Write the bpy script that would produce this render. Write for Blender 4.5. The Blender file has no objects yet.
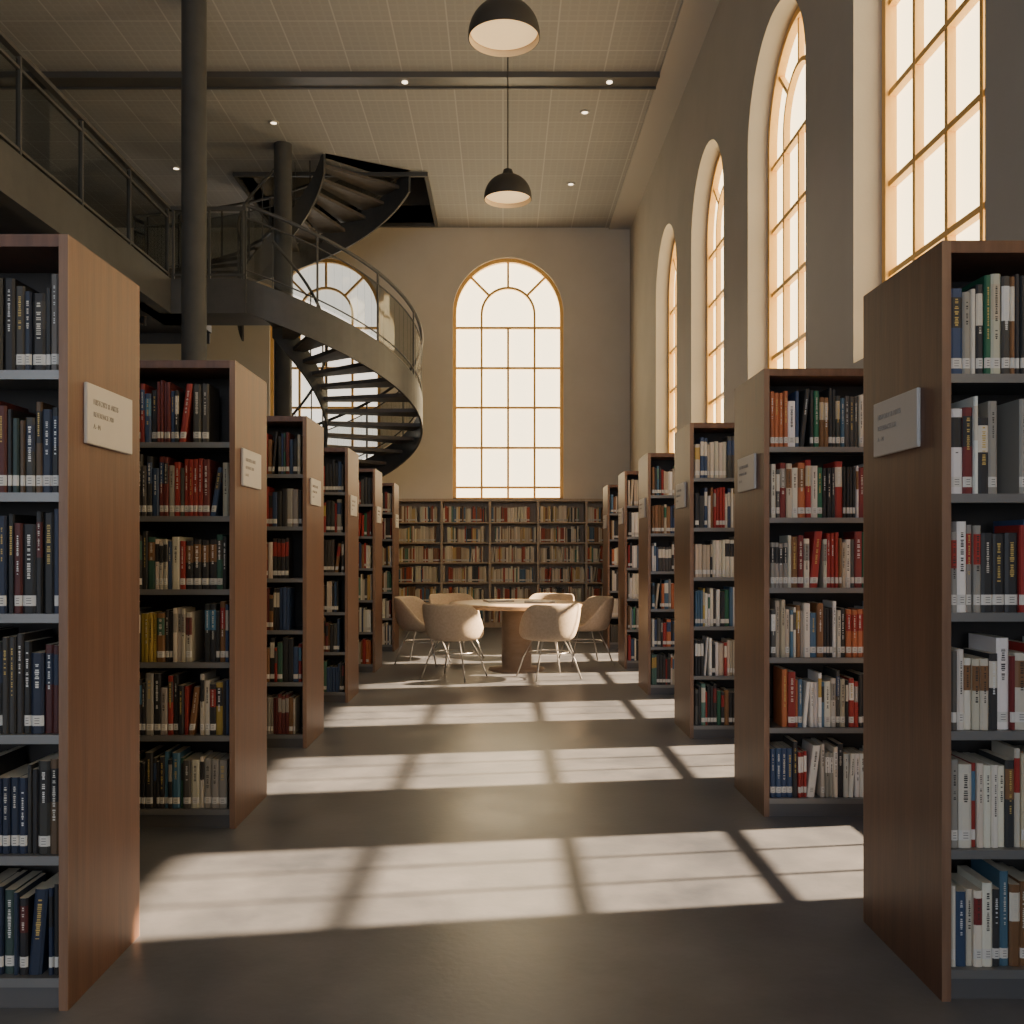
import bpy, math, random
from mathutils import Vector, Matrix
R=random.Random(7)
PI=math.pi
scene=bpy.context.scene
COL=scene.collection

# ------------------------------------------------------------ materials
def mat(name, color=(.5,.5,.5), rough=.5, metal=0, emit=None, es=0, alpha=1, spec=.5):
    m=bpy.data.materials.new(name); m.use_nodes=True
    b=m.node_tree.nodes['Principled BSDF']
    b.inputs['Base Color'].default_value=(*color,1)
    b.inputs['Roughness'].default_value=rough
    b.inputs['Metallic'].default_value=metal
    b.inputs['Specular IOR Level'].default_value=spec
    if emit:
        b.inputs['Emission Color'].default_value=(*emit,1)
        b.inputs['Emission Strength'].default_value=es
    return m
def nn(m,t,**k):
    n=m.node_tree.nodes.new(t)
    for a,v in k.items(): setattr(n,a,v)
    return n
def lk(m,a,b): m.node_tree.links.new(a,b)

def noise_mat(name,c1,c2,scale,rough,stretch=(1,1,1),detail=6,bump=0,bs=None,rr=None,spec=.5,lo=.3,hi=.7):
    m=mat(name,c1,rough,spec=spec); b=m.node_tree.nodes['Principled BSDF']
    tc=nn(m,'ShaderNodeTexCoord'); mp=nn(m,'ShaderNodeMapping'); mp.inputs['Scale'].default_value=stretch
    lk(m,tc.outputs['Object'],mp.inputs['Vector'])
    n=nn(m,'ShaderNodeTexNoise'); n.inputs['Scale'].default_value=scale; n.inputs['Detail'].default_value=detail
    n.inputs['Roughness'].default_value=.6
    lk(m,mp.outputs[0],n.inputs['Vector'])
    cr=nn(m,'ShaderNodeValToRGB'); cr.color_ramp.elements[0].position=lo; cr.color_ramp.elements[1].position=hi
    cr.color_ramp.elements[0].color=(*c1,1); cr.color_ramp.elements[1].color=(*c2,1)
    lk(m,n.outputs['Fac'],cr.inputs[0]); lk(m,cr.outputs[0],b.inputs['Base Color'])
    if rr:
        mr=nn(m,'ShaderNodeMapRange'); mr.inputs['To Min'].default_value=rr[0]; mr.inputs['To Max'].default_value=rr[1]
        lk(m,n.outputs['Fac'],mr.inputs[0]); lk(m,mr.outputs[0],b.inputs['Roughness'])
    if bump:
        n2=nn(m,'ShaderNodeTexNoise'); n2.inputs['Scale'].default_value=bs or scale*4; n2.inputs['Detail'].default_value=4
        lk(m,mp.outputs[0],n2.inputs['Vector'])
        bp=nn(m,'ShaderNodeBump'); bp.inputs['Strength'].default_value=bump; bp.inputs['Distance'].default_value=.01
        lk(m,n2.outputs['Fac'],bp.inputs['Height']); lk(m,bp.outputs[0],b.inputs['Normal'])
    return m

M_wood=noise_mat('walnut_veneer',(.082,.037,.022),(.18,.088,.055),3.2,.42,(9,9,.55),8,.06,rr=(.36,.5),lo=.25,hi=.75)
M_edge=noise_mat('walnut_edge',(.18,.10,.062),(.26,.155,.10),4,.45,(9,9,.6),6)
M_lwood=noise_mat('pedestal_oak',(.30,.24,.18),(.38,.31,.24),3,.45,(1,8,8),6)
M_bwood=noise_mat('oak_bookcase',(.42,.32,.22),(.54,.42,.30),3,.5,(8,8,.6),6)
M_table=noise_mat('table_oak',(.50,.34,.21),(.62,.45,.30),3,.3,(1,9,1),6)
M_frame=noise_mat('window_frame_gold_oak',(.80,.47,.13),(.88,.56,.18),4,.4,(6,6,1),4)
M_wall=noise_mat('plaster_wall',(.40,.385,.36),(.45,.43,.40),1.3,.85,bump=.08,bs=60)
M_wallB=noise_mat('plaster_wall_warm',(.68,.62,.52),(.74,.68,.58),1.3,.85,bump=.08,bs=60)  # back wall: warm haze glow put into a lighter plaster colour
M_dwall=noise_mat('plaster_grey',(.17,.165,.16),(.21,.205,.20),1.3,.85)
M_floor=noise_mat('polished_concrete',(.064,.070,.086),(.152,.155,.170),1.8,.4,detail=13,bump=.07,bs=35,rr=(.24,.48),lo=.3,hi=.7)
M_steel=noise_mat('dark_painted_steel',(.066,.068,.070),(.088,.090,.092),5,.42)
M_tread=noise_mat('stair_tread',(.09,.082,.075),(.13,.118,.108),8,.5)
M_shelfm=mat('shelf_metal',(.24,.24,.24),.4,.5)
M_kick=mat('kickplate',(.13,.13,.135),.45,.3)
M_back=mat('shelf_divider',(.05,.045,.042),.7)
M_sign=noise_mat('sign_plate',(.50,.48,.46),(.55,.53,.51),3,.5)
M_stext=mat('sign_lettering',(.36,.34,.32),.6)
M_fabric=noise_mat('chair_fabric',(.44,.355,.26),(.54,.44,.335),40,.85,bump=.2,bs=200)
M_cleg=mat('chair_leg_metal',(.55,.53,.50),.3,.7)
M_pend=mat('pendant_shade',(.055,.052,.050),.5,.2)
M_pin=mat('pendant_inner',(.7,.58,.42),.6)
M_bulb=mat('pendant_diffuser',(.62,.50,.36),.5,emit=(1,.66,.30),es=1.1)
M_dl=mat('downlight_lens',(.9,.9,.9),.5,emit=(1,.80,.55),es=4)
M_white=mat('trim_white',(.50,.49,.47),.6)
M_paneR=mat('window_glass_frosted',(.9,.88,.8),.3,emit=(1,.77,.42),es=4.8)
M_paneB=mat('window_glass_frosted_back',(.9,.88,.8),.3,emit=(1,.80,.48),es=4.4)
M_paneL=mat('window_glass_frosted_dim',(.8,.8,.78),.3,emit=(1,.92,.80),es=1.5)
M_paneF=mat('window_glass_frosted_front',(.8,.8,.78),.3,emit=(.76,.86,1),es=4.2)  # glowing panes added as cool fill light, never in view

M_glass=bpy.data.materials.new('balustrade_glass'); M_glass.use_nodes=True
nt=M_glass.node_tree; nt.nodes.clear()
o=nt.nodes.new('ShaderNodeOutputMaterial'); mx=nt.nodes.new('ShaderNodeMixShader'); tr=nt.nodes.new('ShaderNodeBsdfTransparent'); gl=nt.nodes.new('ShaderNodeBsdfGlossy')
tr.inputs[0].default_value=(.78,.80,.80,1); gl.inputs['Roughness'].default_value=.05; mx.inputs[0].default_value=.07
nt.links.new(tr.outputs[0],mx.inputs[1]); nt.links.new(gl.outputs[0],mx.inputs[2]); nt.links.new(mx.outputs[0],o.inputs[0])

M_book=mat('book_covers',(.5,.5,.5),.5)
a=nn(M_book,'ShaderNodeVertexColor'); a.layer_name='Col'
lk(M_book,a.outputs[0],M_book.node_tree.nodes['Principled BSDF'].inputs['Base Color'])

M_ceil=mat('acoustic_ceiling',(.4,.4,.4),.85)
def mk_ceil(m):
    b=m.node_tree.nodes['Principled BSDF']
    tc=nn(m,'ShaderNodeTexCoord')
    br=nn(m,'ShaderNodeTexBrick'); br.offset=0; br.squash=1
    br.inputs['Scale'].default_value=1; br.inputs['Brick Width'].default_value=.6; br.inputs['Row Height'].default_value=.6
    br.inputs['Mortar Size'].default_value=.008; br.inputs['Mortar Smooth'].default_value=.1
    br.inputs['Color1'].default_value=(.345,.355,.365,1); br.inputs['Color2'].default_value=(.36,.37,.38,1); br.inputs['Mortar'].default_value=(.46,.47,.48,1)
    lk(m,tc.outputs['Object'],br.inputs['Vector'])
    b2=nn(m,'ShaderNodeTexBrick'); b2.offset=0
    b2.inputs['Scale'].default_value=1; b2.inputs['Brick Width'].default_value=.1; b2.inputs['Row Height'].default_value=.1; b2.inputs['Mortar Size'].default_value=.012
    b2.inputs['Color1'].default_value=(.93,.93,.93,1); b2.inputs['Color2'].default_value=(.95,.95,.95,1); b2.inputs['Mortar'].default_value=(1,1,1,1)
    lk(m,tc.outputs['Object'],b2.inputs['Vector'])
    mxc=nn(m,'ShaderNodeMix'); mxc.data_type='RGBA'; mxc.blend_type='MULTIPLY'; mxc.inputs['Factor'].default_value=1
    lk(m,br.outputs['Color'],mxc.inputs['A']); lk(m,b2.outputs['Color'],mxc.inputs['B']); lk(m,mxc.outputs['Result'],b.inputs['Base Color'])
mk_ceil(M_ceil)

# ------------------------------------------------------------ helpers
def empty(name,loc=(0,0,0)):
    e=bpy.data.objects.new(name,None); e.empty_display_size=.2; e.location=loc; COL.objects.link(e); return e
def addobj(name,me,parent=None,loc=None):
    ob=bpy.data.objects.new(name,me); COL.objects.link(ob)
    if parent: ob.parent=parent
    if loc: ob.location=loc
    return ob
class MB:
    def __init__(s): s.v=[];s.f=[];s.m=[];s.sm=[]
    def box(s,x0,x1,y0,y1,z0,z1,m=0):
        if x0>x1:x0,x1=x1,x0
        if y0>y1:y0,y1=y1,y0
        s.hexa([(x0,y0,z0),(x1,y0,z0),(x1,y1,z0),(x0,y1,z0),(x0,y0,z1),(x1,y0,z1),(x1,y1,z1),(x0,y1,z1)],m)
    def hexa(s,pts,m=0):
        b=len(s.v); s.v+=list(pts)
        for q in ((0,3,2,1),(4,5,6,7),(0,1,5,4),(1,2,6,5),(2,3,7,6),(3,0,4,7)):
            s.f.append(tuple(b+i for i in q)); s.m.append(m); s.sm.append(False)
    def poly(s,pts,m=0):
        b=len(s.v); s.v+=list(pts); s.f.append(tuple(range(b,b+len(pts)))); s.m.append(m); s.sm.append(False)
    def lathe(s,prof,n=32,m=0,c=(0,0,0),cap0=False,cap1=False):
        b=len(s.v)
        for r,z in prof:
            for i in range(n):
                t=2*PI*i/n; s.v.append((c[0]+r*math.cos(t),c[1]+r*math.sin(t),c[2]+z))
        for j in range(len(prof)-1):
            for i in range(n):
                k=(i+1)%n
                s.f.append((b+j*n+i,b+j*n+k,b+(j+1)*n+k,b+(j+1)*n+i)); s.m.append(m); s.sm.append(True)
        if cap0: s.f.append(tuple(b+i for i in range(n))[::-1]); s.m.append(m); s.sm.append(False)
        if cap1: s.f.append(tuple(b+(len(prof)-1)*n+i for i in range(n))); s.m.append(m); s.sm.append(False)
    def make(s,name,mats,parent=None,bevel=0,loc=None):
        me=bpy.data.meshes.new(name); me.from_pydata(s.v,[],s.f)
        for mm in mats: me.materials.append(mm)
        me.polygons.foreach_set('material_index',s.m); me.polygons.foreach_set('use_smooth',s.sm); me.update()
        ob=addobj(name,me,parent,loc)
        if bevel:
            bv=ob.modifiers.new('b','BEVEL'); bv.width=bevel; bv.segments=2; bv.limit_method='ANGLE'
        return ob
def tube(name,pts,r,m,parent=None,cyc=False,loc=None):
    mb=MB(); n=8; P=[Vector(p) for p in pts]; N=len(P)
    for i,p in enumerate(P):
        if cyc: d=P[(i+1)%N]-P[i-1]
        else: d=P[min(i+1,N-1)]-P[max(i-1,0)]
        d.normalize(); up=Vector((0,0,1)) if abs(d.z)<.9 else Vector((1,0,0))
        u=d.cross(up).normalized(); v=u.cross(d)
        for k in range(n):
            t=2*PI*k/n; q=p+u*(r*math.cos(t))+v*(r*math.sin(t)); mb.v.append(tuple(q))
    for i in range(N if cyc else N-1):
        j=(i+1)%N
        for k in range(n):
            l=(k+1)%n; mb.f.append((i*n+k,i*n+l,j*n+l,j*n+k)); mb.m.append(0); mb.sm.append(True)
    if not cyc:
        mb.f.append(tuple(range(n))); mb.m.append(0); mb.sm.append(False)
        mb.f.append(tuple(range((N-1)*n,N*n))); mb.m.append(0); mb.sm.append(False)
    return mb.make(name,[m],parent,0,loc)
def plate(name,outer,holes,thick,Mx,m,parent=None):
    cu=bpy.data.curves.new(name,'CURVE'); cu.dimensions='2D'; cu.fill_mode='BOTH'; cu.extrude=thick/2
    for L in [outer]+holes:
        sp=cu.splines.new('POLY'); sp.points.add(len(L)-1)
        for p,q in zip(sp.points,L): p.co=(q[0],q[1],0,1)
        sp.use_cyclic_u=True
    tmp=bpy.data.objects.new('tmp',cu); COL.objects.link(tmp)
    dg=bpy.context.evaluated_depsgraph_get(); dg.update()
    me=bpy.data.meshes.new_from_object(tmp.evaluated_get(dg))
    bpy.data.objects.remove(tmp); bpy.data.curves.remove(cu)
    me.transform(Mx); me.materials.clear(); me.materials.append(m)
    return addobj(name,me,parent)
def archpts(cu,hw,z0,zs,n=28):
    L=[(cu-hw,z0),(cu+hw,z0)]
    for i in range(n+1):
        t=PI*i/n; L.append((cu+hw*math.cos(t),zs+hw*math.sin(t)))
    return L
def rect(a,b,c,d): return [(a,c),(b,c),(b,d),(a,d)]

# ------------------------------------------------------------ room
H=7.0; XR=2.23; YB=16.7; XL=-9.0; YF=-6.0
WR=[2.6,5.22,7.83,10.43,13.03,0,-2.6]
lowY=[(3.70,4.66),(5.62,6.58),(7.58,8.56),(9.55,10.5),(11.45,12.4)]  # unseen low openings, added behind the shelves to make the floor sun bands
RH=.825; RZ0=2.5; RZS=4.93
fl=MB(); fl.box(XL-.3,XR+.35,YF-.3,YB+.3,-.2,0); fl.make('floor',[M_floor])
Mr=Matrix(((0,0,1,XR+.175),(1,0,0,0),(0,1,0,0),(0,0,0,1)))
holes=[archpts(c,RH,RZ0,RZS) for c in WR]+[rect(a,b,.35,2.4) for a,b in lowY]
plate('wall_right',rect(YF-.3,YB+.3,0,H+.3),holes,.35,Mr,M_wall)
BWc=[(.09,.975),(-3.13,.975)]
BZ0=2.2; BZS=5.5
Mb=Matrix(((1,0,0,0),(0,0,-1,YB+.15),(0,1,0,0),(0,0,0,1)))
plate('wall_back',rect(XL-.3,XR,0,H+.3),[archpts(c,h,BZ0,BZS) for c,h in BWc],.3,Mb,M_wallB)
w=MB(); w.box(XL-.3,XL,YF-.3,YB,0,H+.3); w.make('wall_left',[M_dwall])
Mf=Matrix(((1,0,0,0),(0,0,-1,YF-.15),(0,1,0,0),(0,0,0,1)))
plate('wall_front',rect(XL,XR,0,H+.3),[archpts(-.2,1.5,.6,4.6),archpts(-4.2,1.5,.6,4.6)],.3,Mf,M_wall)
OX0,OX1,OY0,OY1=-4.0,-1.18,14.3,16.45
Mc=Matrix(((1,0,0,0),(0,1,0,0),(0,0,1,H+.15),(0,0,0,1)))
plate('ceiling',rect(XL,XR,YF,YB),[rect(OX0,OX1,OY0,OY1)],.3,Mc,M_ceil)
s=MB()
s.box(OX0-.1,OX0,OY0-.1,OY1+.1,H+.3,H+3); s.box(OX1,OX1+.1,OY0-.1,OY1+.1,H+.3,H+3)
s.box(OX0,OX1,OY0-.1,OY0,H+.3,H+3); s.box(OX0,OX1,OY1,OY1+.1,H+.3,H+3); s.box(OX0-.1,OX1+.1,OY0-.1,OY1+.1,H+3,H+3.1)
s.make('wall_stairwell',[M_dwall])
t=MB(); t.box(1.86,XR,YF,YB,H-.03,H); t.make('trim_1',[M_white])
t=MB()
for (a,b,c,d) in ((OX0-.05,OX0,OY0-.05,OY1+.05),(OX1,OX1+.05,OY0-.05,OY1+.05),(OX0,OX1,OY0-.05,OY0),(OX0,OX1,OY1,OY1+.05)):
    t.box(a,b,c,d,H-.06,H+.3)
t.make('trim_2',[M_steel])
for k,(y) in enumerate([11.42,5.6]):
    e=empty('ceiling_light_track'+('' if k==0 else '.001'),(0,y,H))
    t=MB(); t.box(-8.95,1.86,-.14,.14,-.05,0); t.box(-8.95,1.86,-.15,-.13,-.07,0,1); t.box(-8.95,1.86,.13,.15,-.07,0,1)
    t.make('track_body',[M_steel,M_kick],e)
    for xx in (-1.18,1.28):
        q=MB(); q.lathe([(.035,-.06),(.035,-.05)],16,0,(xx,0,0),True); q.make('track_lamp',[M_dl],e)
for i,(x,y) in enumerate([(1.06,12.3),(1.05,14.7),(-3.04,12.6),(-4.85,14.1),(-1.1,8.4),(1.1,8.0)]):
    e=empty('downlight' if i==0 else 'downlight.%03d'%i,(x,y,H))
    q=MB(); q.lathe([(.04,-.015),(.055,-.02),(.065,-.012),(.065,0)],24); q.make('ring',[M_white],e)
    q=MB(); q.lathe([(.04,-.012),(.04,-.002)],20,0,(0,0,0),True); q.make('lens',[M_dl],e)

# ------------------------------------------------------------ windows
def window(name,T,hw,z0,zs,trans,wb,glassmat,inner=.48,fd=.07):
    m=MB()
    def P(u,n,z): return T(u,n,z)
    def bar(u1,z1,u2,z2,w,n0,n1,mi=0):
        d=Vector((u2-u1,z2-z1)).normalized(); px,pz=-d.y*w/2,d.x*w/2
        c=[(u1+px,z1+pz),(u1-px,z1-pz),(u2-px,z2-pz),(u2+px,z2+pz)]
        m.hexa([P(a,n0,b) for a,b in c]+[P(a,n1,b) for a,b in c],mi)
    def arc(r0,r1,zc,n0,n1,n=28):
        for i in range(n):
            t0=PI*i/n;t1=PI*(i+1)/n
            c=[(r0*math.cos(t0),zc+r0*math.sin(t0)),(r1*math.cos(t0),zc+r1*math.sin(t0)),(r1*math.cos(t1),zc+r1*math.sin(t1)),(r0*math.cos(t1),zc+r0*math.sin(t1))]
            m.hexa([P(a,n0,b) for a,b in c]+[P(a,n1,b) for a,b in c])
    fw=.06
    bar(-hw+fw/2,z0,-hw+fw/2,zs,fw,-fd,.03); bar(hw-fw/2,z0,hw-fw/2,zs,fw,-fd,.03)
    bar(-hw,z0+fw/2,hw,z0+fw/2,fw,-fd,.03)
    arc(hw-fw,hw,zs,-fd,.03)
    iw=inner*hw
    arc(iw-wb/2,iw+wb/2,zs,-fd*.7,.02,18)
    for u in (-iw,iw): bar(u,z0,u,zs,wb,-fd*.7,.02)
    bar(0,z0,0,trans[-1],wb,-fd*.6,.02)
    for z in trans: bar(-hw+.03,z,hw-.03,z,wb,-fd*.65,.02)
    for t in (45,90,135):
        t=math.radians(t); bar(iw*math.cos(t),zs+iw*math.sin(t),(hw-.03)*math.cos(t),zs+(hw-.03)*math.sin(t),wb,-fd*.6,.02)
    L=archpts(0,hw-.02,z0+.02,zs)
    m.poly([P(u,.012,z) for u,z in L],1)
    return m.make(name,[M_frame,glassmat])
wi=1
for c,h in BWc:
    window('window_%d'%wi,lambda u,n,z,c=c:(c+u,YB+.13+n,z),h,BZ0,BZS,[2.44,3.14,3.85,4.55,5.26],.038,M_paneB if c>-1 else M_paneL); wi+=1
for c in WR:
    window('window_%d'%wi,lambda u,n,z,c=c:(XR+.24+n,c+u,z),RH,RZ0,RZS,[3.05,3.62,4.19,4.76],.036,M_paneR,fd=.06); wi+=1
for c in (-.2,-4.2):  # unseen windows added behind the camera for fill light
    window('window_%d'%wi,lambda u,n,z,c=c:(c+u,YF-.13-n,z),1.5,.6,4.6,[1.4,2.2,3.0,3.8,4.4],.045,M_paneF); wi+=1
for a,b in lowY:  # added frames, bars set to shape the shadow lines on the floor
    m=MB(); X0=XR+.14; X1=XR+.19
    m.box(X0,X1,a,a+.03,.35,2.4); m.box(X0,X1,b-.03,b,.35,2.4); m.box(X0,X1,a,b,.35,.38); m.box(X0,X1,a,b,2.37,2.4)
    for z in (.79,1.257,1.776,2.27): m.box(X0,X1-.02,a,b,z-.022,z+.022)
    for q in (1,2):
        y=a+(b-a)*q/3; m.box(X0+.01,X1-.02,y-.008,y+.008,.35,2.4)
    m.make('window_%d'%wi,[M_frame]); wi+=1
t=MB(); t.box(XR-.015,XR,YF,YB-.36,0,.09); t.make('baseboard_right',[M_kick])
t=MB(); t.box(XL,XL+.015,YF,YB,0,.09); t.make('baseboard_left',[M_kick])

# ------------------------------------------------------------ books
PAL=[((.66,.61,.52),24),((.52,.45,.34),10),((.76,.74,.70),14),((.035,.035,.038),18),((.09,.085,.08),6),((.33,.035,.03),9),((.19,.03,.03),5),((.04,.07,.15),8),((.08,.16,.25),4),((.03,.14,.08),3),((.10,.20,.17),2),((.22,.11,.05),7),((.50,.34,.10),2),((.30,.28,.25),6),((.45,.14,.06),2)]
DARK=[((.02,.02,.022),34),((.04,.038,.036),15),((.02,.03,.06),10),((.09,.02,.02),9),((.10,.06,.035),10),((.16,.13,.10),3),((.04,.07,.065),4),((.14,.125,.11),5)]  # dark books, deepened further to carry the first left unit's weaker light
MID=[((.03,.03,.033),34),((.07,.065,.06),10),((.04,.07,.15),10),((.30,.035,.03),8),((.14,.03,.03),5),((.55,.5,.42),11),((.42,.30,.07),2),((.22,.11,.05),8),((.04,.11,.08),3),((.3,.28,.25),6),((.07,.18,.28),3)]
def books(specs,pal,detail):
    name='shelved_books'
    V=[];F=[];C=[]
    cols=[p[0] for p in pal]; wts=[p[1] for p in pal]
    for (x0,x1,y,dr,z,mh) in specs:
        x=x0+R.uniform(0,.004); run=0; rowh=R.uniform(.262,.29)
        while x<x1-.012:
            if run<=0:
                run=R.randint(2,4) if R.random()<.2 else 1
                base=R.choices(cols,wts)[0]; bw=R.choice([.014,.018,.02,.023,.026,.03,.036]); bh=rowh*R.uniform(.80,1.03); bd=R.uniform(.13,.2)
                lab=R.random()<.7; band=R.random()<.35; bcol=R.choices(cols,wts)[0]
            run-=1
            if R.random()<.014: x+=R.uniform(.02,.07)
            if x>=x1-.012: break
            w=min(bw*R.uniform(.93,1.07),x1-x-.001); h=min(bh*R.uniform(.98,1.02),mh); dp=bd
            kk=R.uniform(.78,1.15); c=tuple(max(0,min(.85,q*kk*R.uniform(.96,1.04))) for q in base)
            setb=R.uniform(0,.012); yy=y+dr*setb
            lean=0
            if R.random()<.02 and x+w+.05<x1: lean=R.uniform(.05,.16)
            e=.005
            prof=[(0,e),(.22*w,0),(.78*w,0),(w,e),(w,dp),(0,dp)]
            if detail>=1:
                lv=[0,.022,.052,h*.55,h*.9,h]; bc=[c,(.66,.64,.60) if lab else c,c,bcol if band else c,c]
            else:
                lv=[0,.022,.05,h]; bc=[c,(.6,.58,.55) if lab else c,c]
            b=len(V)
            for l in lv:
                for px,py in prof: V.append((x+px+lean*l,yy+dr*py,z+l))
            for j in range(len(lv)-1):
                for i in range(6):
                    k=(i+1)%6
                    q=(b+j*6+i,b+j*6+k,b+(j+1)*6+k,b+(j+1)*6+i)
                    F.append(q if dr>0 else q[::-1]); C.append(bc[j] if i<3 else c)
            q=tuple(b+(len(lv)-1)*6+i for i in range(6)); F.append(q if dr>0 else q[::-1]); C.append((.6,.55,.45))
            if detail>=2 and w>.018:
                lum=sum(c)/3; tc=(.04,.035,.03) if lum>.25 else R.choice([(.6,.57,.5),(.55,.4,.12),(.7,.7,.68)])
                zz=h*.88; zend=h*R.uniform(.35,.62); gw=w*R.uniform(.11,.2); cx=x+w/2
                while zz>zend:
                    gh=R.uniform(.002,.005)
                    if R.random()<.82:
                        b=len(V); yq=yy-dr*.0006
                        g2=gw*R.uniform(.6,1)
                        for (px,pz) in ((-g2,zz-gh),(g2,zz-gh),(g2,zz),(-g2,zz)): V.append((cx+px+lean*pz,yq,z+pz))
                        q=(b,b+1,b+2,b+3); F.append(q if dr>0 else q[::-1]); C.append(tc)
                    zz-=gh+R.uniform(.0015,.003)
                if lab:
                    for zq in (.03,.038,.045):
                        b=len(V); yq=yy-dr*.0006
                        for (px,pz) in ((-w*.2,zq-.0018),(w*.2,zq-.0018),(w*.2,zq),(-w*.2,zq)): V.append((cx+px+lean*pz,yq,z+pz))
                        q=(b,b+1,b+2,b+3); F.append(q if dr>0 else q[::-1]); C.append((.1,.1,.1))
            x+=w+.0012+lean*h
    me=bpy.data.meshes.new(name); me.from_pydata(V,[],F)
    ca=me.color_attributes.new('Col','FLOAT_COLOR','CORNER')
    arr=[]
    for p,c in zip(F,C): arr+= [c[0],c[1],c[2],1.0]*len(p)
    ca.data.foreach_set('color',arr)
    me.materials.append(M_book); me.update()
    return addobj(name,me)

TZ=[.086,.433,.778,1.122,1.467,1.815]
def bookshelf(xin,sg,yn,dep,length,pal,detail):
    e=empty('bookshelf')
    yf=yn+dep; L=length; xo=xin+sg*L
    m=MB()
    pt=.026
    for xa in (xin,xo-sg*pt):
        m.box(xa,xa+sg*pt,yn+.004,yf-.004,0,2.2,0)
        m.box(xa,xa+sg*pt,yn,yn+.004,0,2.2,1); m.box(xa,xa+sg*pt,yf-.004,yf,0,2.2,1)
    m.box(xin+sg*pt,xo-sg*pt,yn,yf,2.165,2.2,0)
    m.make('end_panels_and_top',[M_wood,M_edge],e)
    m=MB(); a,b=xin+sg*pt,xo-sg*pt
    for z in TZ:
        m.box(a,b,yn+.012,yf-.012,z-.012,z,0); m.box(a,b,yn+.010,yn+.014,z-.024,z+.002,0); m.box(a,b,yf-.014,yf-.010,z-.024,z+.002,0)
    m.box(a,b,yn+.02,yf-.02,0,.062,1)
    ym=(yn+yf)/2
    m.box(a,b,ym-.006,ym+.006,.086,2.165,2)
    nb=max(1,round(L/.9)); bays=[]
    for i in range(nb):
        x0=a+(b-a)*i/nb; x1=a+(b-a)*(i+1)/nb
        bays.append((min(x0,x1)+.014,max(x0,x1)-.014))
        if i: m.box(x0-.012,x0+.012,yn+.02,yf-.02,.086,2.165,0)
    m.make('shelf_boards',[M_shelfm,M_kick,M_back],e)
    sp=[]
    for z in TZ:
        for (x0,x1) in bays:
            frac=1 if R.random()<.8 else R.uniform(.88,.97)
            sp.append((x0,x0+(x1-x0)*frac,yn+.03,1,z+.001,.30)); sp.append((x0,x1,yf-.03,-1,z+.001,.30))
    books(sp,pal,detail)
    cy=yn+(.31 if sg>0 else .27); sw=.34; zc=1.71
    m=MB(); xs=xin-sg*.012
    m.box(xs,xin,cy-sw/2,cy+sw/2,zc-.09,zc+.09)
    m.make('sign_plate',[M_sign],e,bevel=.003)
    for i,(tx,sz) in enumerate((('HISTORY & ARTS',.024),('REFERENCE 700',.021),('A - M',.021))):
        cu=bpy.data.curves.new('sign_text','FONT'); cu.body=tx; cu.size=sz; cu.align_x='LEFT'; cu.extrude=.0006
        ob=bpy.data.objects.new('sign_text',cu); COL.objects.link(ob); ob.data.materials.append(M_stext); ob.parent=e
        ob.rotation_euler=(PI/2,0,PI/2 if sg<0 else -PI/2)
        ob.location=(xs-sg*.0008, cy-(-sg)*(sw/2-.04), zc+.03-.036*i)
    return e
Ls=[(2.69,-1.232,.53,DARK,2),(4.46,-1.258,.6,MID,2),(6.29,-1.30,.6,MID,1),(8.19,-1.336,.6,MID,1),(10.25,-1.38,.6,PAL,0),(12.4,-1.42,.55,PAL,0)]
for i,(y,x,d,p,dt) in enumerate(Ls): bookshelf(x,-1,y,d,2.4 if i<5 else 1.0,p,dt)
Rs=[(2.745,1.269,.6,PAL,2),(4.66,1.281,.6,PAL,2),(6.615,1.302,.6,PAL,1),(8.64,1.318,.6,PAL,1),(10.57,1.355,.6,PAL,0),(12.7,1.40,.6,PAL,0)]
for i,(y,x,d,p,dt) in enumerate(Rs): bookshelf(x,1,y,d,2.19-x,p,dt)

# back wall bookcase
e=empty('wall_bookcase'); bw=.83; X0=-3.545; nb=7; X1=2.2
m=MB(); yf=16.34
edges=[X0+bw*i for i in range(nb)]+[X1]
for x in edges: m.box(x-.02,x+.02,yf,YB-.01,0,2.2)
m.box(X0-.03,X1+.02,yf-.01,YB-.01,2.17,2.215); m.box(X0,X1,YB-.03,YB-.012,0,2.17); m.box(X0,X1,yf+.01,YB-.03,0,.08)
for z in TZ: m.box(X0,X1,yf+.005,YB-.03,z-.022,z)
m.make('carcass',[M_bwood],e)
sp=[]
for z in TZ:
    for i in range(len(edges)-1):
        sp.append((edges[i]+.022,edges[i]+.022+(edges[i+1]-edges[i]-.044)*R.uniform(.85,1),yf+.03,1,z+.001,.29))
PB=[((.72,.64,.50),30),((.6,.5,.36),18),((.06,.06,.06),6),((.42,.09,.05),12),((.25,.13,.07),9),((.10,.17,.25),5),((.12,.24,.17),3),((.6,.42,.18),6)]
books(sp,PB,0)

# ------------------------------------------------------------ columns
for k,(x,y) in enumerate([(-3.17,9.75),(-3.08,13.3)]):
    m=MB(); m.lathe([(.2,0),(.2,.03),(.125,.035),(.125,H)],32,0,(x,y,0))
    m.make('round_column' if k==0 else 'round_column.001',[M_steel])

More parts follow.
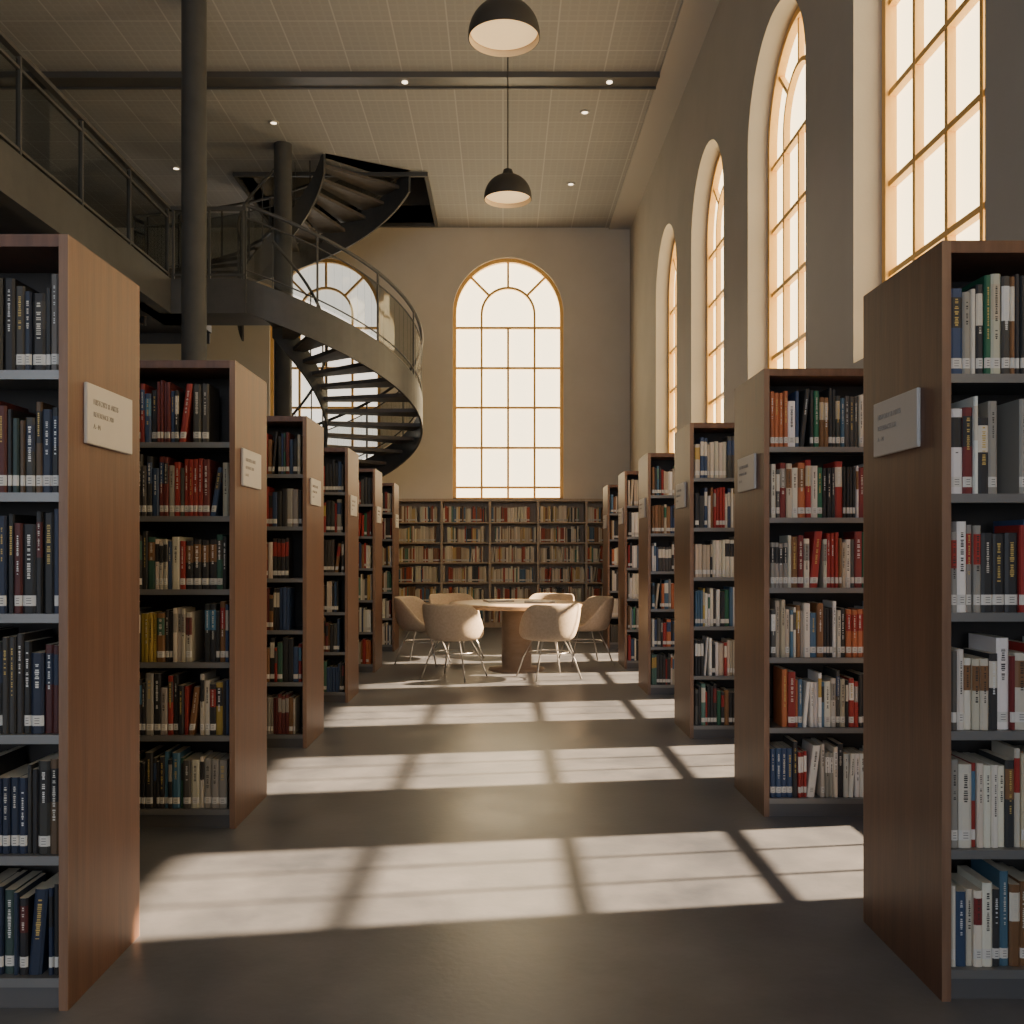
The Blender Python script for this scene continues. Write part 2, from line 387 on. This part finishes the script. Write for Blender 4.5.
# ------------------------------------------------------------ mezzanine
MH=4.5; MX=-3.95; MY=11.3
e=empty('mezzanine')
m=MB(); m.box(XL+.01,MX-.02,YF+.01,12.95,MH-.22,MH-.001); m.box(MX-.5,-3.06,MY+.02,12.5,MH-.22,MH-.001)
m.make('slab',[M_steel],e)
m=MB(); m.box(MX-.02,MX,YF+.01,MY,MH-.36,MH+.05); m.box(MX-.02,-3.06,MY,MY+.02,MH-.36,MH+.05)
m.box(MX-.14,MX-.02,YF+.01,MY,MH-.36,MH-.34); m.box(XL+.01,-4.0,12.95,12.97,MH-.36,MH+.05)
y=-4
while y<11: m.box(XL+.01,MX-.02,y-.06,y+.06,MH-.42,MH-.22); y+=1.9
m.make('fascia_and_joists',[M_steel],e)
m=MB()
y=11.26
while y>-5: m.box(MX-.05,MX-.01,y-.012,y+.012,MH,MH+.88); y-=1.15
m.box(MX-.06,MX,YF+.05,MY+.04,MH+.87,MH+.91); m.box(MX-.045,MX-.015,YF+.05,MY,MH+.09,MH+.115); m.box(MX-.045,MX-.015,YF+.05,MY,MH+.76,MH+.785)
for x in (-3.93,-3.5,-3.1): m.box(x-.012,x+.012,MY+.01,MY+.05,MH,MH+.88)
m.box(MX-.06,-3.06,MY,MY+.05,MH+.87,MH+.91); m.box(MX,-3.06,MY+.015,MY+.045,MH+.09,MH+.115)
x=-8.8
while x<-5.1: m.box(x-.012,x+.012,12.88,12.92,MH,MH+.88); x+=1.15
m.box(-8.95,-5.0,12.87,12.93,MH+.87,MH+.91)
m.make('railing',[M_steel],e)
m=MB(); m.box(MX-.034,MX-.028,YF+.1,MY-.02,MH+.12,MH+.84); m.box(MX+.02,-3.1,MY+.028,MY+.034,MH+.12,MH+.84)
m.make('railing_glass',[M_glass],e)

# ------------------------------------------------------------ spiral stair
CX,CY=-3.08,13.3; RO=1.95; RI=.62
def flight(e,tag,a0,sgn,z0,dz,da,n):
    def pt(r,s,zz):
        a=math.radians(a0+sgn*s); return (CX+r*math.cos(a),CY+r*math.sin(a),zz)
    tot=n*da; zl=lambda s: z0+dz*s/da
    m=MB()
    for i in range(n):
        zt=z0+dz*(i+1)
        for k in range(3):
            s0=i*da+ (da*1.2)*k/3; s1=i*da+(da*1.2)*(k+1)/3
            m.hexa([pt(RI,s0,zt-.05),pt(RO-.03,s0,zt-.05),pt(RO-.03,s1,zt-.05),pt(RI,s1,zt-.05),pt(RI,s0,zt),pt(RO-.03,s0,zt),pt(RO-.03,s1,zt),pt(RI,s1,zt)])
    m.make(tag+'treads',[M_tread],e)
    m=MB(); N=n*4
    for r0,r1 in ((RO-.03,RO),(RI-.03,RI)):
        for i in range(N):
            s0=tot*i/N; s1=tot*(i+1)/N
            lo0,lo1=max(0,zl(s0)-.34),max(0,zl(s1)-.34); hi0,hi1=max(.02,zl(s0)+.07),max(.02,zl(s1)+.07)
            m.hexa([pt(r0,s0,lo0),pt(r1,s0,lo0),pt(r1,s1,lo1),pt(r0,s1,lo1),pt(r0,s0,hi0),pt(r1,s0,hi0),pt(r1,s1,hi1),pt(r0,s1,hi1)])
    m.make(tag+'stringers',[M_steel],e)
    for nm,r,hh,rad in (('handrail',RO-.015,.95,.024),('mid_rail',RO-.015,.8,.010),('low_rail',RO-.015,.17,.010),('inner_handrail',RI-.015,.95,.02)):
        tube(tag+nm,[pt(r,tot*i/N,zl(tot*i/N)+hh) for i in range(N+1)],rad,M_steel,e)
    m=MB()
    for i in range(0,n+1,2):
        s0=i*da
        for r in (RO-.015,RI-.015):
            a=.35
            m.hexa([pt(r-.01,s0-a,zl(s0)),pt(r+.01,s0-a,zl(s0)),pt(r+.01,s0+a,zl(s0)),pt(r-.01,s0+a,zl(s0)),pt(r-.01,s0-a,zl(s0)+.95),pt(r+.01,s0-a,zl(s0)+.95),pt(r+.01,s0+a,zl(s0)+.95),pt(r-.01,s0+a,zl(s0)+.95)])
    m.make(tag+'posts',[M_steel],e)
    m=MB()
    for i in range(N):
        s0=tot*i/N; s1=tot*(i+1)/N; r0,r1=RO-.018,RO-.012
        m.hexa([pt(r0,s0,zl(s0)+.1),pt(r1,s0,zl(s0)+.1),pt(r1,s1,zl(s1)+.1),pt(r0,s1,zl(s1)+.1),pt(r0,s0,zl(s0)+.8),pt(r1,s0,zl(s0)+.8),pt(r1,s1,zl(s1)+.8),pt(r0,s1,zl(s1)+.8)])
    m.make(tag+'rail_glass',[M_glass],e)
e=empty('spiral_staircase')
flight(e,'lower_',-90,1,4.5,-.15,12.6,30)
flight(e,'upper_',222,-1,4.5,.15,11.3,17)

# ------------------------------------------------------------ pendants
for k,(x,y,z,D) in enumerate([(.008,7.25,5.22,.55),(.055,10.7,5.27,.54)]):
    e=empty('pendant_lamp' if k==0 else 'pendant_lamp.001',(x,y,z)); r=D/2
    m=MB()
    prof=[(r*math.cos(t),.28*math.sin(t)**.9) for t in [i*PI/2/12*.84 for i in range(13)]]
    prof[0]=(r,0); top=prof[-1]
    prof+=[(.062,top[1]+.012),(.05,top[1]+.06),(.02,top[1]+.075),(.008,top[1]+.08)]
    m.lathe(prof,48,0); m.lathe([(a-.008 if a>.02 else a,b-.004) for a,b in prof[:13]][::-1],48,1); m.lathe([(r-.008,-.004),(r,0)],48,0)
    m.make('shade',[M_pend,M_pin],e)
    m=MB(); m.lathe([(.001,.045),(r*.5,.04),(r*.93,.045)],40,0); m.make('diffuser',[M_bulb],e)
    tube('cord',[(0,0,top[1]+.07),(0,0,H-z-.02)],.007,M_pend,e)
    m=MB(); m.lathe([(.05,H-z),(.05,H-z-.02),(.008,H-z-.03)],20); m.make('canopy',[M_pend],e)
    l=bpy.data.lights.new('lamp','SPOT'); l.energy=60; l.color=(1,.82,.6); l.spot_size=2.4; l.spot_blend=.6; l.shadow_soft_size=.12
    lo=bpy.data.objects.new('lamp_light',l); COL.objects.link(lo); lo.parent=e; lo.location=(0,0,-.03)

# ------------------------------------------------------------ table
e=empty('round_table',(.15,10.5,0))
m=MB(); m.lathe([(.001,.745),(.70,.745),(.745,.738),(.75,.728),(.745,.70),(.70,.69),(.001,.69)],64); m.make('table_top',[M_table],e)
m=MB(); m.lathe([(.001,.69),(.165,.69),(.165,.03),(.30,.025),(.31,0)],40); m.make('pedestal',[M_lwood],e)
m=MB()
for (a,b,w_,d_,r_) in ((-.2,.1,.3,.21,.3),(.25,-.15,.28,.2,-.4)):
    c,s_=math.cos(r_),math.sin(r_)
    P=[(a+c*u-s_*v,b+s_*u+c*v) for u,v in ((-w_/2,-d_/2),(w_/2,-d_/2),(w_/2,d_/2),(-w_/2,d_/2))]
    m.hexa([(p[0],p[1],.746) for p in P]+[(p[0],p[1],.765) for p in P])
m.make('magazine_pair',[M_sign],e)

# ------------------------------------------------------------ chairs
def chair_mesh():
    m=MB(); n=36
    def rim(t):
        c=math.cos(t); s=max(0,min(1,(c+.62)/1.3)); s=s*s*(3-2*s); return .46+.325*s
    for j in range(9):
        v=j/8
        for i in range(n):
            t=2*PI*i/n; rz=rim(t)
            if v<.5: r=.235*(v/.5)+.002; z=.405+.01*(v/.5)**2
            else:
                q=(v-.5)/.5; r=.245+.045*math.sin(q*PI/2)+.035*q*(rz-.45)/.345; z=.415+(rz-.415)*q**1.3
            m.v.append((r*math.sin(t), -r*math.cos(t), z))
    for j in range(8):
        for i in range(n):
            k=(i+1)%n; m.f.append((j*n+i,j*n+k,(j+1)*n+k,(j+1)*n+i)); m.m.append(0); m.sm.append(True)
    return m
chairs=[(-.50,9.78,-25),(.47,9.78,22),(-.93,11.0,-105),(.95,11.0,105),(-.58,11.65,-150),(.55,11.7,155)]
for k,(x,y,r) in enumerate(chairs):
    e=empty('tub_chair' if k==0 else 'tub_chair.%03d'%k,(x,y,0))
    e.rotation_euler=(0,0,math.radians(r))
    sh=chair_mesh().make('shell',[M_fabric],e); sm=sh.modifiers.new('s','SOLIDIFY'); sm.thickness=.035; sm.offset=0
    ss=sh.modifiers.new('ss','SUBSURF'); ss.levels=1; ss.render_levels=1
    m=MB(); m.lathe([(.001,.475),(.18,.472),(.225,.46),(.24,.44),(.225,.42),(.001,.42)],32); m.make('seat_cushion',[M_fabric],e)
    for q,(a,b) in enumerate(((-1,-1),(1,-1),(1,1),(-1,1))):
        tube('leg_%d'%(q+1),[(a*.12,b*.12,.40),(a*.2,b*.2,.2),(a*.25,b*.25,.008)],.0085,M_cleg,e)
    tube('leg_ring',[(.204*math.cos(t*PI/8),.204*math.sin(t*PI/8),.27) for t in range(16)],.006,M_cleg,e,True)

# ------------------------------------------------------------ light
su=bpy.data.lights.new('sun','SUN'); su.energy=46; su.color=(1,.73,.46); su.angle=math.radians(1.3)
so=bpy.data.objects.new('sun',su); COL.objects.link(so); so.location=(8,8,6)
d=Vector((-1,-.15,-.60)).normalized(); so.rotation_euler=d.to_track_quat('-Z','Y').to_euler()
wd=bpy.data.worlds.new('world'); scene.world=wd; wd.use_nodes=True
bg=wd.node_tree.nodes['Background']; bg.inputs[0].default_value=(.75,.83,1,1); bg.inputs[1].default_value=.8

cam=bpy.data.cameras.new('camera'); co=bpy.data.objects.new('camera',cam); COL.objects.link(co)
co.location=(0,0,1.3); co.rotation_euler=(PI/2,0,0); cam.sensor_width=36; cam.lens=33.4; cam.shift_x=.0088; cam.shift_y=.039
cam.clip_end=200
scene.camera=co

# put each group's origin at the object's own place
bpy.context.view_layer.update()
for ob in list(bpy.data.objects):
    if ob.type=='EMPTY' and ob.parent is None and ob.location.length<1e-6 and ob.children:
        P=[c.matrix_world@Vector(b) for c in ob.children for b in c.bound_box]
        cx=(min(p.x for p in P)+max(p.x for p in P))/2; cy=(min(p.y for p in P)+max(p.y for p in P))/2
        ob.location=(cx,cy,0)
        for c in ob.children: c.location=c.location-Vector((cx,cy,0))
